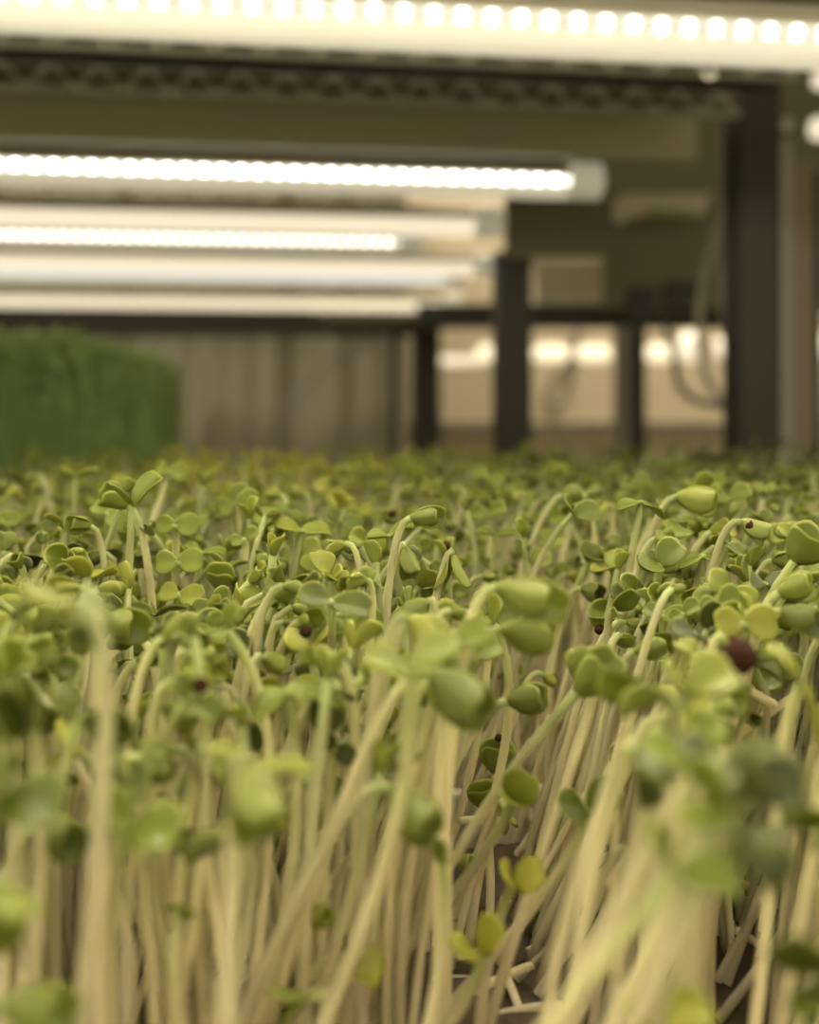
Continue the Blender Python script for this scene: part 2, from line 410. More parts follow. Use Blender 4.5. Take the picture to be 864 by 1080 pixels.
# seedlings one can pick out: x, y, distance, lean of the head, tilt to the lens, turn, opening, leaf mm, tone, foot dx mm, foot dy mm, short name, label
H = [
 (140, 513, .300, 5, 10, 30, 75, 11.5, .34, -4, 4, 'tall cupped sprout', 'tall sprout with upright cupped leaves rising clear of the rest at left', {}),
 (117, 525, .312, -62, 15, 70, 30, 10, .36, 14, 6, 'tilted oblong leaf', 'sprout with one oblong leaf tilted out left of the tall cupped sprout', {'wid': .8}),
 (80, 496, .42, 5, 5, 10, 130, 9, .42, 4, 0, 'thin lone sprout', 'thin pale sprout standing up below the dense green tray', {}),
 (184, 553, .32, 0, 62, 0, 172, 7.4, .38, -4, 4, 'upper twin-lobed sprout', 'upper of two stacked sprouts whose paired leaves face us', {'cup': .2}),
 (187, 592, .31, 0, 60, 4, 172, 7.6, .40, 3, 0, 'lower twin-lobed sprout', 'lower of two stacked sprouts whose paired leaves face us', {'cup': .2}),
 (150, 587, .325, 160, 40, 60, 40, 7, .15, 6, 0, 'dark drooping leaf', 'dark round-leaved sprout tucked left of the stacked pair', {'wid': .8}),
 (188, 626, .30, 0, 45, -10, 165, 7.5, .48, 2, 0, 'bright shelf-like leaf', 'yellow-green sprout spreading its leaves under the stacked pair', {}),
 (163, 640, .295, 0, -5, 0, 140, 10, .12, 2, 0, 'dark bowl', 'dark bowl-shaped sprout below the stacked pair', {}),
 (232, 607, .31, 4, 30, 85, 18, 8.6, .34, 0, 0, 'pale upright oval leaf', 'sprout with a pale upright oval leaf right of the stacked pair', {}),
 (214, 578, .33, 12, 8, 0, 150, 7.5, .35, 0, 0, 'thin-edged open sprout', 'open sprout seen edge-on, its leaf rim curling, above the pale oval leaf', {}),
 (135, 660, .25, 100, 15, 80, 28, 11.5, .30, -14, 0, 'pale-ridged folded leaf', 'folded sprout with a pale ridge below the dark bowl-shaped one', {'wid': .8}),
 (94, 655, .165, 165, 45, 70, 22, 9.5, .22, 2, 0, 'blurred dark drooping leaf', 'blurred dark green leaf hanging beside the pale flat one at left', {'wid': .8}),
 (45, 642, .155, -85, 5, 10, 40, 10, 0.4, 10, -3, 'blurred pale flat leaf', 'large blurred pale flat leaf near the left edge, under the green tray', {'droop': .02, 'side': 1, 'wid': .8}),
 (320, 556, .33, 15, 15, 20, 160, 9.5, .42, 0, 0, 'pale arched open sprout', 'open sprout with a pale rounded leaf, standing left of the sharp hooked stem', {}),
 (315, 582, .345, 0, 50, 20, 150, 8, .46, 0, 0, 'pale soft round sprout', 'soft pale rounded sprout right under the arched open one', {}),
 (350, 632, .245, 5, 38, -10, 165, 9.6, .16, -5, 0, 'dark glossy two-lobed sprout', 'dark glossy sprout with two broad lobes side by side, left of centre', {'wid': .9}),
 (268, 672, .27, 0, 58, 0, 120, 7.5, .18, -1, 0, 'dark heart-shaped sprout', 'dark heart-shaped sprout facing us, below and left of the glossy two-lobed one', {}),
 (258, 628, .29, 48, 10, 40, 55, 8, .48, -4, 0, 'pale half-open sprout', 'pale half-open sprout leaning right, above the dark heart-shaped one', {}),
 (455, 545, .288, 84, 8, 80, 14, 10, .24, -9, 1, 'sharp nodding bean-like head', 'sharp sprout with a closed bean-like head nodding right on a hooked stem', {'wid': 0.68}),
 (432, 597, .292, 165, 15, 60, 24, 9, .26, -3, 0, 'leaf under the hooked stem', 'drooping folded leaf below the nodding bean-like head', {'wid': .8}),
 (409, 560, .305, -15, 10, 0, 150, 8, .36, 0, 0, 'open cap left of the hooked stem', 'open cap-like sprout just left of the sharp hooked stem', {'cup': .4}),
 (478, 608, .288, 178, 6, 20, 46, 11, .36, 0, 0, 'hanging pale pointed leaf pair', 'sprout hanging a pale and a dark pointed leaf right of the hooked stem', {'wid': 0.60}),
 (432, 519, .44, 70, 10, 80, 20, 9, .2, 0, 0, 'far round cap', 'small blurred round cap standing up behind the nodding bean-like head', {'wid': .8}),
 (566, 632, .205, 103, 22, 78, 22, 14.5, 0.33, -15, 2, 'long bright-rimmed leaf', 'long leaf with dark heart and bright rim pointing right, mid picture', {'wid': 0.64}),
 (562, 671, .215, 100, 6, 100, 16, 12, 0.36, -14, 2, 'pale closed leaf under the long one', 'pale closed bean-like leaf directly below the long bright-rimmed leaf', {'wid': 0.72}),
 (513, 646, .255, -30, 30, 0, 70, 7, .46, 5, 0, 'pale hooded head', 'small pale hooded head left of the long bright-rimmed leaf', {}),
 (524, 560, .36, 5, 10, 0, 150, 8, .25, 0, 0, 'blurred dark flat sprout', 'blurred sprout with dark flat leaves above the long bright-rimmed leaf', {}),
 (612, 535, .33, 40, 30, 30, 110, 9, .2, -6, 0, 'round dark leaf', 'sprout with a round dark leaf and a pale folded one, far right of centre', {}),
 (676, 532, .30, 10, 5, 10, 205, 8, .30, -3, 0, 'mushroom-like drooping sprout', 'mushroom-like sprout with both leaves drooping from its stem top', {'droop': .25}),
 (697, 588, .288, -5, 42, 30, 105, 8.4, .26, -3, 0, 'round cup on a curved stem', 'sharp sprout with a round cupped leaf on a bare curved stem', {'bow': (-.004, 0)}),
 (740, 528, .32, 98, 12, 75, 20, 13, .40, -14, 0, 'big arched leaf', 'sprout arching over into a big folded leaf that points right', {'wid': .8}),
 (741, 592, .31, 0, 12, 0, 225, 9.5, .34, 0, 0, 'tent-shaped sprout', 'tent-shaped sprout with leaves sloping down both sides, under the arched leaf', {}),
 (800, 560, .288, 118, 12, 60, 30, 9, .30, -10, 0, 'husk-topped hooked sprout', 'hooked sprout with a brown seed husk still on its head at right', {'hull': (.3, .002), 'wid': .8}),
 (808, 612, .292, 0, 25, 0, 160, 8, .10, 0, 0, 'dark layered sprout', 'dark flat-leaved sprout below the husk-topped hooked one', {}),
 (785, 656, .232, 0, 66, 0, 174, 8, .58, 1, 0, 'glowing two-lobed sprout', 'glowing yellow-green sprout with two round lobes facing us at right', {'cup': .1}),
 (852, 573, .265, 30, 20, 60, 40, 11, .28, -6, 0, 'tall cut-off leaf', 'tall leaf cut off by the right edge beside the husk-topped sprout', {}),
 (845, 618, .25, 70, 10, 70, 40, 10, .34, -12, 0, 'arching pale neck', 'sprout with a thick pale arching neck at the right edge', {'wid': .8}),
 (850, 652, .235, 100, 40, 60, 30, 10, .14, -6, 0, 'dark leaf at the edge', 'dark round leaf at the right edge, beside the glowing two-lobed sprout', {'wid': .8}),
 (694, 682, .262, 74, 8, 92, 14, 10.5, .30, -11, 0, 'smooth oval closed leaf', 'smooth closed oval leaf with a pale straight ridge, left of the glowing sprout', {'wid': 0.68}),
 (776, 694, .215, 150, 20, 60, 30, 7, .35, -4, 0, 'dark husk ball', 'sprout hidden under a dark red-brown seed husk below the glowing sprout', {'hull': (.5, .0042), 'wid': .8}),
 (812, 696, .25, 95, 12, 15, 40, 10, .24, -10, 0, 'flat leaf right of the husk', 'flat leaf lying sideways right of the dark brown husk', {'wid': .8}),
 (846, 722, .195, 60, 15, 0, 190, 10, .52, 0, 0, 'wide pale leaf at the edge', 'wide pale leaf with a dark drooping twin at the right edge', {'droop': .2}),
 (488, 737, .192, 122, 25, 82, 26, 13.5, 0.17, -22, 2, 'large smooth dark leaf', 'large smooth dark leaf sweeping down to the right at centre', {'wid': 0.76, 'dx': -0.022}),
 (432, 690, .172, -5, 22, 10, 120, 9, 0.38, 0, 0, 'blurred pale tuft', 'blurred pale tuft of leaves up and left of the large smooth dark leaf', {'dx': -0.03}),
 (410, 654, .272, 5, 25, 10, 75, 8, .34, 0, 0, 'small green cup', 'small sharp green cup with a pale lip, left of centre', {'dx': -0.03}),
 (407, 757, .285, 0, 35, 30, 60, 6.5, .50, -2, 0, 'small crinkled head', 'small crinkled yellow-green head deep among pale stems, left of centre', {'cup': .6, 'fold': .4}),
 (305, 737, .205, -10, 12, 10, 215, 11, 0.36, 2, 0, 'pale tent leaf', 'pale tent-like leaf with a dark side, below the dark heart-shaped sprout', {'droop': .2}),
 (350, 742, .21, 150, 55, 30, 60, 8.5, .10, -6, 0, 'dark round leaf beside the tent', 'dark round leaf hanging just right of the pale tent-like leaf', {'dx': -0.02}),
 (262, 718, .262, 96, 12, 85, 22, 9.5, .36, -11, 0, 'nodding capped head', 'nodding sprout with a capped head, up and left of the pale tent-like leaf', {'wid': .8}),
 (272, 852, .152, 160, 25, 60, 34, 11.5, 0.32, -3, 0, 'big blurred pale drooping leaf', 'big blurred pale leaf drooping over the stems at lower left', {'side': 1, 'wid': .8}),
 (270, 803, .165, 15, 8, 5, 165, 9.5, 0.45, -4, 0, 'pale outstretched arms', 'pale sprout with leaves stretched like arms above the big drooping leaf', {'droop': .02, 'wid': .6}),
 (346, 828, .225, 90, 30, 20, 50, 9, .30, -8, 0, 'flat green leaf', 'flat green leaf right of the tall blurred stem, lower left', {}),
 (338, 862, .24, 170, 55, 20, 30, 6.5, .12, -2, 0, 'small dark disc', 'small dark round leaf right under the flat green leaf', {'wid': .8}),
 (205, 891, .182, -98, 12, 70, 26, 10.5, .20, 15, 0, 'dark-bellied folded leaf', 'folded leaf with a dark belly pointing left at lower left', {'wid': 0.64}),
 (140, 862, .162, 25, 35, 0, 110, 9, .34, 4, 0, 'blurred V-shaped pair', 'blurred leaf pair spread in a V left of the dark-bellied folded leaf', {}),
 (65, 885, .172, 100, 20, 60, 36, 9, .16, -12, 0, 'dark leaf behind a stem', 'dark folded leaf crossed by a blurred stem at lower left', {'wid': .8}),
 (116, 772, .168, 0, 45, 80, 20, 8.5, .12, 0, 0, 'blurred dark upright leaf', 'blurred dark upright leaf at left, above the V-shaped pair', {}),
 (124, 815, .175, 60, 30, 30, 70, 8, .18, 0, 0, 'blurred dark spread leaf', 'blurred dark leaf spreading right under the dark upright one', {}),
 (18, 748, .16, 0, 65, 20, 40, 10, .12, 2, 0, 'round dark leaf at the left edge', 'round dark blurred leaf at the left edge', {}),
 (22, 832, .145, 60, 20, 20, 60, 9.5, .18, -8, 0, 'wide dark leaf at the left edge', 'wide dark blurred leaf at the left edge under the round one', {}),
 (64, 788, .20, -70, 5, 10, 60, 8, .66, 4, 0, 'pale tongue leaf', 'pale tongue-like leaf pointing left beside the round dark edge leaf', {'side': 1}),
 (66, 700, .22, 90, 25, 50, 36, 7, .20, -6, 0, 'small dark folded leaf', 'small dark folded leaf above the pale tongue-like leaf at left', {'wid': .8}),
 (12, 972, .14, 150, 25, 20, 70, 9, .32, 2, 0, 'low blurred leaf at the left edge', 'blurred half pale, half dark leaf hanging low at the left edge', {}),
 (45, 1068, .14, 95, 10, 60, 40, 10, .28, -12, 0, 'leaf in the bottom left corner', 'rounded blurred leaf in the bottom left corner', {'wid': .8}),
 (438, 860, .19, 128, 30, 70, 30, 11.5, .22, -14, 0, 'dark leaf on a bent neck', 'dark leaf hanging right from a pale bent neck, below centre', {'dx': -0.032, 'wid': .8}),
 (525, 795, .28, 2, 8, 80, 12, 9.5, .26, 0, 0, 'upright oval with brown tip', 'upright closed oval leaf with a brown tip, right of centre', {'hull': (1.0, .0011)}),
 (510, 837, .28, -8, 22, 85, 10, 8.5, .44, 5, 0, 'light oval leaf', 'light oval leaf just below the brown-tipped upright oval', {}),
 (545, 836, .222, 10, 40, 60, 50, 8, .44, -4, 0, 'olive blurred upright leaf', 'olive blurred upright leaf right of the light oval one', {'dx': -0.03}),
 (536, 868, .27, 170, 50, 20, 30, 6, .36, -2, 0, 'small round green leaf', 'small round green leaf hanging under the light oval', {'wid': .8}),
 (620, 845, .222, -5, 42, 10, 100, 8.5, .14, -3, 0, 'dark square-shouldered leaf pair', 'dark square-shouldered leaf pair standing right of the olive leaf', {'dx': -0.03}),
 (560, 737, .252, 82, 10, 80, 20, 10, .20, -11, 0, 'dark nodding bean', 'dark bean-like head nodding right, right of the large smooth leaf', {'dx': -0.02, 'wid': .8}),
 (632, 708, .225, 42, 10, 70, 40, 12.5, .26, -12, 0, 'long slanted folded leaf', 'long folded leaf slanting up right, beside the thick blurred stem', {'wid': .8, 'dx': -0.03}),
 (662, 733, .182, -88, 12, 60, 34, 11, .34, 12, 0, 'blurred pale-topped folded leaf', 'blurred folded leaf with pale top and dark belly pointing left', {'wid': .8}),
 (735, 712, .178, 20, 25, 30, 100, 9, .44, -4, 0, 'blurred olive tuft', 'blurred olive leaf tuft below the smooth closed oval', {}),
 (718, 782, .162, -20, 30, 0, 90, 9, 0.34, 0, 0, 'blurred pale round leaf', 'blurred pale rounded leaf above the dark clump at lower right', {'dx': -0.03}),
 (688, 822, .165, 150, 40, 40, 40, 8.5, 0.12, 4, 0, 'blurred dark round leaf', 'blurred dark round leaf left of the dark clump at lower right', {'wid': .8}),
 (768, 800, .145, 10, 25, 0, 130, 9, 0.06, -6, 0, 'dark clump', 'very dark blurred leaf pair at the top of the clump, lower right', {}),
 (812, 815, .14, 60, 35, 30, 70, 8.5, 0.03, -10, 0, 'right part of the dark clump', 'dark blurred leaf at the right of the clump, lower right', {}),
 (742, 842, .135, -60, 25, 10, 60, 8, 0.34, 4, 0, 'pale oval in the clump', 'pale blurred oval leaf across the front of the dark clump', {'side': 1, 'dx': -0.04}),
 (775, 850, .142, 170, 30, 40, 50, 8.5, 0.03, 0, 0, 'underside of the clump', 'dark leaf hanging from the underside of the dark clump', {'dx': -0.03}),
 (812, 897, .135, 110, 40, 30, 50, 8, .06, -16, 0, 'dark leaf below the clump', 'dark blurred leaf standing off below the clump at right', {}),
 (726, 905, .132, 30, 20, 0, 120, 8, 0.27, -4, 0, 'pale blurred cap', 'pale blurred cap on a thick stem below the dark clump', {'dx': -0.045}),
 (856, 872, .155, -90, 15, 50, 40, 8.5, .30, 4, 0, 'leaf at the lower right edge', 'folded leaf poking in from the lower right edge', {'wid': .8}),
 (856, 1030, .135, -80, 30, 40, 50, 9, .16, 6, 0, 'dark corner leaf', 'dark blurred leaf in the bottom right corner', {}),
 (480, 966, .285, 0, 30, 0, 176, 5.2, .92, 0, 0, 'yellow button', 'short yellow button-like seedling on the medium beside the clearing', {'cup': .3}),
 (540, 966, .30, 10, 20, 10, 170, 6.5, .98, 0, 0, 'bright yellow crinkled seedling', 'bright yellow crinkled seedling low down right of the yellow button', {'fold': .3}),
 (548, 922, .215, 20, 30, 20, 70, 7.5, .76, -6, 0, 'blurred yellowing head', 'blurred yellowing head above the bright yellow crinkled seedling', {}),
 (503, 992, .20, -10, 25, 20, 80, 7.5, .72, 6, 0, 'yellow-brown head', 'blurred yellow-brown head at bottom centre', {}),
 (384, 1010, .205, 80, 18, 20, 60, 8.5, .70, -6, 0, 'bright low leaf', 'bright green low leaf in front of the gaps at bottom left of centre', {}),
 (296, 994, .25, -20, 25, 50, 40, 8, .60, 4, 0, 'yellow-green rolled leaf', 'yellow-green rolled leaf low among stems, left of the bright low leaf', {}),
 (300, 1060, .19, -100, 20, 20, 40, 8, .34, 6, 0, 'green leaf at the bottom', 'green leaf at the bottom edge under the yellow-green rolled leaf', {'wid': .8}),
 (338, 966, .205, 90, 40, 60, 20, 6, .44, -5, 0, 'small leaf behind the stem', 'small green leaf peeping past the tall blurred stem', {'wid': .8}),
 (493, 911, .27, 80, 45, 60, 20, 6.5, .44, -5, 0, 'leaf at the clearing', 'green leaf hanging at the left rim of the clearing', {'wid': .8}),
 (790, 1003, .285, 150, 25, 50, 40, 6.5, .52, -4, 0, 'small curled head', 'small curled seedling among crossed white stems, lower right', {'cup': .6, 'wid': .8}),
 (828, 955, .30, 60, 15, 10, 60, 6.5, .42, -4, 0, 'curled low seedling', 'curled low seedling near the right edge above the crossed stems', {}),
 (700, 1072, .15, 0, 25, 10, 110, 8, .66, 0, 0, 'yellow head at the bottom', 'blurred yellow head at the bottom edge, right of centre', {}),
 (655, 803, .27, 10, 45, 60, 40, 7.5, .12, 0, 0, 'dark low leaf', 'dark leaf down between stems above the blurred dark round leaf', {}),
]

S = []
for (px, py, d, al, be, ga, om, L, tone, fx, fy, short, label, kw) in H:
    u, w = frame(al, be, ga)
    L = L * .001
    kw = dict(kw); kw.pop('side', None); dx = kw.pop('dx', 0)
    cen = at(px, py, d)
    P = cen - u * L * .55 * math.cos(math.radians(om) / 2)
    base = np.array([P[0] + dx + fx * .0003 - .006 - (.006 if px > 300 else 0) + .012 * rng.standard_normal() * .5, P[1] + fy * .001 + .006 * rng.standard_normal() + .004, SOIL])
    if P[2] - SOIL < .03:
        base[0] = P[0] - .002 - .006 * math.sin(math.radians(al)); base[1] = P[1] + .002
    S.append(new_sprout(P, u, w, om, L, tone, base, r=.00108 + .00014 * rng.random(), short=short, label=label, px=(px, py), hand=True,
                        k2=.80 + .15 * rng.random(), cup=kw.pop('cup', .26), bow=kw.pop('bow', (.004 * rng.standard_normal(), .004 * rng.standard_normal())), **kw))

# ------------------------------------------------------------------ rack frame of reference
YAW = math.radians(8.5)
UX = np.array([math.cos(YAW), math.sin(YAW), 0]); VX = np.array([-math.sin(YAW), math.cos(YAW), 0])


def rack_uv(p):
    return float(p @ UX), float(p @ VX)


# the crowd between and behind them
CLEAR = at(515, 905, .335)


FALL = [
 ((762, 716, .262), (818, 744, .262), 'white fallen stem slanting down right under the glowing two-lobed sprout'),
 ((776, 778, .275), (838, 735, .268), 'white fallen stem slanting up right above the dark clump'),
 ((776, 930, .29), (806, 944, .29), 'short stub of white stem below the dark leaf at lower right'),
 ((770, 944, .30), (792, 962, .30), 'thin white stem stub crossing just left of the curled seedling at right'),
 ((774, 980, .275), (822, 1012, .275), 'thickest white fallen stem lying above the small curled head'),
 ((786, 1020, .272), (812, 1053, .272), 'white fallen stem slanting down right below the small curled head'),
 ((733, 1056, .27), (756, 1078, .27), 'white stem end lying at the bottom edge right of the yellow head'),
 ((786, 962, .285), (824, 930, .285), 'white stem crossing the stubs and slanting up right at lower right'),
 ((640, 934, .25), (688, 880, .25), 'white stem slanting up right between the dark leaf pair and the thick stems'),
 ((484, 866, .300), (528, 866, .305), 'pale stem lying level across the top of the clearing'),
 ((98, 712, .27), (124, 684, .275), 'bright cut stem stub above the blurred dark upright leaf'),
 ((472, 1012, .268), (541, 1000, .272), 'long pale stem lying level below the yellow button in the clearing'),
 ((500, 1046, .253), (562, 1018, .262), 'pale stem lying and rising right across the bare medium at bottom centre'),
 ((556, 1004, .272), (612, 984, .276), 'white stem lying right of the clearing, below the crinkled yellow seedling'),
 ((520, 1072, .248), (592, 1060, .250), 'pale stem lying along the bottom edge at centre'),
 ((534, 1030, .258), (548, 1066, .249), 'short pale stem lying towards us on the bare medium at bottom centre'),
 ((458, 1034, .262), (506, 1034, .27), 'white stem lying level at bottom centre below the yellow-brown head'),
]
SIGHT = [(at(*a) + at(*b)) / 2 for a, b, _l in FALL] + [at(*h[:3]) for h in H if h[1] > 890 and h[2] > .2] + [CLEAR, CLEAR + np.array([.006, 0, .004]), CLEAR - np.array([.006, 0, -.004])]


def low_noise(x, y, k):
    return math.sin(x * 31 * k + 1.3) * math.cos(y * 23 * k + .6) + .6 * math.sin(x * 57 * k - y * 41 * k)


def lean_of(x, y):
    return -.006 - .007 * low_noise(x, y, .7) - .014 / (1 + math.exp(-(x / y + .06) * 22)) * (1 if y < .4 else .4)


def pix(p):
    return np.array([p[0] / p[1] * F + HX, (CAM_Z - p[2]) / p[1] * F + HY])


HP = np.array([h[:2] for h in H], float)
HD = np.array([h[2] for h in H])
HR = np.array([h[7] * .001 * .48 / h[2] * F for h in H])


def crowd():
    out = []
    d = .19
    while d < 1.06:
        gap = .0056 if d < .34 else .0094 if d < .45 else .0096 if d < .7 else .0105
        half = .40 * d * 1.12 + .10
        n = int(2 * half / gap)
        for i in range(n):
            x = -half + (i + .5 + rng.uniform(-.5, .5)) * gap
            y = d + rng.uniform(-.5, .5) * gap
            if y > .92 + .40 * min(x, 0) + .12 * max(x, 0) + .015 * math.sin(x * 9) or rack_uv(np.array([x, y, 0]))[1] > .94 or rack_uv(np.array([x, y, 0]))[0] > .48:
                continue
            hand_zone = y < .30
            if hand_zone and rng.random() < .10:
                continue
            # the clearing and the view down to it
            k = (y - .17) / (CLEAR[1] - .17)
            if -.1 < k < 1.12 and k > .5 and abs(x - CLEAR[0] * (.3 + .7 * k)) < .004 + .006 * k and rng.random() < .95:
                continue
            z = 1.0 + .0085 * min(1.7, rng.standard_normal()) + .003 * low_noise(x, y, 1)
            q = rng.random()
            if q < .36:
                z -= rng.uniform(.008, .050)
            elif q > .97 and y < .45:
                z += rng.uniform(.004, .012)
            z -= .011 * min(1, max(0, (y - .4) / .4))
            if hand_zone:
                z = 1.0 + .0055 * rng.standard_normal() - (rng.uniform(.004, .03) if rng.random() < .22 else 0)
            k = rng.random()
            al, be, ga = rng.normal(6, 24), rng.normal(12, 24), rng.uniform(-180, 180)
            om = 100 + 45 * rng.standard_normal()
            if k < .40:
                al = rng.choice([-1, 1, 1]) * rng.uniform(65, 135); om = rng.uniform(12, 50); ga = rng.uniform(50, 120)
            elif k < .62:
                be = rng.uniform(35, 75); om = rng.uniform(120, 176); ga = rng.normal(0, 25)
            elif k < .74:
                om = rng.uniform(10, 40)
            om = min(215, max(10, om))
            L = rng.uniform(5.0, 8.6) * .001
            if z < .975:
                L *= .78
            # leave the seedlings that one can pick out in plain sight
            u, w = frame(al, be, ga)
            c = pix(np.array([x, y, z]) + u * L * .4)
            dd = np.hypot(*(HP - c).T)
            if np.any((HD > y - .004) & (dd < HR * .95 + L * .42 / y * F)):
                continue
            if any(y < q[1] - .006 and abs(x + lean_of(x, y) * (1 - min(1, max(0, (CAM_Z + (q[2] - CAM_Z) * y / q[1] - SOIL) / .088))) - q[0] * y / q[1]) < (.0042 if q[1] < .334 else .007) for q in SIGHT) and rng.random() < .9:
                continue
            tone = min(1, max(0, rng.normal(.33, .13)))
            if z < .97:
                tone = min(1, tone + .25)
            # the far left of the bed is younger and yellower, the far right greener
            far = min(1, max(0, (y - .40) / .3))
            side = x / (.4 * y)
            tone = min(1, max(0, tone + far * (1.1 * max(0, .55 - abs(side + .35)) - .22 * max(0, side))))
            lean = lean_of(x, y)
            wild = .019 if (y < .45 and rng.random() < .16) else .007
            b = np.array([x + lean + wild * rng.standard_normal(), y + wild * rng.standard_normal(), SOIL])
            if y < .42:
                top = np.array([x, y, z]) - u * .006
                if any(((q[0] - 515) / 30) ** 2 + ((q[1] - 908) / 62) ** 2 < 1 for q in (pix(b + (top - b) * f) for f in np.linspace(0, 1, 14))) and rng.random() < .95:
                    continue
            out.append(new_sprout([x, y, z], u, w, om, L, tone, b, r=.00088 + .00036 * rng.random(), k2=rng.uniform(.7, 1), cup=rng.uniform(.05, .55),
                                  droop=rng.uniform(-.02, .24), fold=rng.uniform(0, .35), notch=rng.uniform(.04, .15), wid=rng.uniform(.62, .9) if om < 52 else rng.uniform(.85, 1.25), asym=rng.uniform(-1, 1),
                                  bow=(.006 * rng.standard_normal(), .005 * rng.standard_normal()), al=al, hand=False,
                                  hull=(.6, .0016) if rng.random() < .03 else False))
        d += gap
    return out


S += crowd()


# which of them show largest: the nearest surface over a coarse grid of the view
GW, GH = 216, 270
order = sorted(range(len(S)), key=lambda i: S[i]['P'][1])
owner = np.full((GH, GW), -1)
owner_leaf = np.zeros((GH, GW), bool)


def splat(i, p, rad, leaf=False):
    if p[1] < .06:
        return
    x = ((p[0] / p[1]) * F + HX) / 4; y = ((CAM_Z - p[2]) / p[1] * F + HY) / 4; r = max(.55, rad / p[1] * F / 4)
    x0, x1, y0, y1 = int(max(0, x - r)), int(min(GW, x + r + 1)), int(max(0, y - r)), int(min(GH, y + r + 1))
    if x0 >= x1 or y0 >= y1:
        return
    yy, xx = np.ogrid[y0:y1, x0:x1]
    m = ((xx + .5 - x) ** 2 + (yy + .5 - y) ** 2 <= r * r) & (owner[y0:y1, x0:x1] < 0)
    owner[y0:y1, x0:x1][m] = i
    owner_leaf[y0:y1, x0:x1][m] = leaf


for i in order:
    s = S[i]
    c, sn = math.cos(s['om'] / 2), math.sin(s['om'] / 2)
    for sg in (1, -1):
        splat(i, s['P'] + (c * s['u'] + sg * sn * s['w']) * s['L'] * .55, s['L'] * .42, True)
    h = s['P'][2] - SOIL
    up = max(0., s['u'][2])
    hook = (.0055 + .0045 * (1 - up)) if up < .6 else .35 * h
    pts = bez(s['base'], s['base'] + .45 * (s['P'] - s['u'] * hook - s['base']) + np.array([*s['bow'], 0]), s['P'] - s['u'] * hook, s['P'], 26)
    for p in pts:
        splat(i, p, s['r'])
area = np.bincount(owner[owner >= 0], minlength=len(S)).astype(float)
area_leaf = np.bincount(owner[(owner >= 0) & owner_leaf], minlength=len(S)).astype(float)
score = area_leaf + .35 * (area - area_leaf)
for i, s in enumerate(S):
    if s['hand']:
        score[i] += 1e6
    elif area_leaf[i] < 3:
        score[i] = 0
N_ONE = 300
single = [int(i) for i in np.argsort(-score)[:N_ONE]]
single.sort(key=lambda i: (not S[i]['hand'], i if S[i]['hand'] else 0, S[i]['P'][1]))
in_single = set(single)


# words for the ones without a name of their own: what they look like, and the named neighbour that they stand next to
named = [s for s in S if s['hand']]
NP = np.array([s['px'] for s in named])
used = {}
pend = []
for i in single:
    s = S[i]
    if s['hand']:
        continue
    c = pix(s['P'] + s['u'] * s['L'] * .5 * math.cos(s['om'] / 2))
    s['px'] = tuple(c)
    dv = c - NP
    dist = np.hypot(*dv.T)
    k = int(np.argmin(dist))
    ang = math.degrees(math.atan2(-dv[k][1], dv[k][0])) % 360
    dirn = ['right of', 'up-right of', 'above', 'up-left of', 'left of', 'down-left of', 'below', 'down-right of'][int((ang + 22.5) // 45) % 8]
    om = math.degrees(s['om'])
    shape = 'nodding folded' if abs(s.get('al', 0)) > 60 else 'folded' if om < 45 else 'half-open' if om < 110 else 'open'
    tone = 'dark green' if s['tone'] < .22 else 'yellowish' if s['tone'] > .55 else 'pale green' if s['tone'] > .38 else 'green'
    pend.append((i, dist[k], named[k]['short'], dirn, shape, tone))
pend.sort(key=lambda p: p[1])
ORD = ['', 'second ', 'third ', 'fourth ', 'fifth ', 'sixth ', 'seventh ', 'eighth ', 'ninth ', 'tenth ', 'eleventh ', 'twelfth ']
for i, dist, short, dirn, shape, tone in pend:
    n = used.get((short, dirn), 0); used[short, dirn] = n + 1
    where = f'nearest {dirn}' if n == 0 else f'{ORD[min(n, 11)]}nearest {dirn}'
    S[i]['label'] = f'{tone} {shape} sprout, {where} the {short}'


def hull_arrays(c, r):
    """a split, slightly flattened seed husk"""
    n, m = 8, 12
    V = [c + np.array([0, 0, r])]
    for a in range(1, n):
        for b in range(m):
            t, p = PI * a / n, 2 * PI * b / m
            k = r * (1 + .08 * math.sin(3 * p + a)) * (1 - .25 * math.exp(-((p - PI) / .3) ** 2))
            V.append(c + np.array([k * math.sin(t) * math.cos(p), k * math.sin(t) * math.sin(p), .85 * k * math.cos(t)]))
    V.append(c - np.array([0, 0, r * .85]))
    T, Q = [], []
    for b in range(m):
        T.append((0, 1 + b, 1 + (b + 1) % m)); T.append((len(V) - 1, 1 + (n - 2) * m + (b + 1) % m, 1 + (n - 2) * m + b))
        for a in range(n - 2):
            Q.append((1 + a * m + b, 1 + (a + 1) * m + b, 1 + (a + 1) * m + (b + 1) % m, 1 + a * m + (b + 1) % m))
    return np.array(V), T, Q


GROUP_HAND = 'sprouts one can pick out in the bed'
for i in single:
    s = S[i]
    sh = sprout_shape(s, True)
    root = thing('mustard_sprout', s['label'], 'sprout', s['base'], 0, 'sprouts growing in the bed')
    V, T, Q, t = sh['stem']
    link('stem', mesh_from('stem', V - s['base'], T, Q, [STEM], None, {'t': t, 'tone': np.full(len(V), (s['tone'] * 7.3 + i * .37) % 1)}), root)
    for V, T, Q, r, side in sh['blades']:
        link('seed_leaf', mesh_from('seed_leaf', V - s['base'], T, Q, [LEAF], None, {'t': r, 'side': side, 'tone': np.full(len(V), s['tone'])}), root)
    if s['hull']:
        along, rad = s['hull']
        c = s['P'] + s['u'] * s['L'] * along
        V, T, Q = hull_arrays(c, rad)
        link('seed_husk', mesh_from('seed_husk', V - s['base'], T, Q, [HULL]), root)

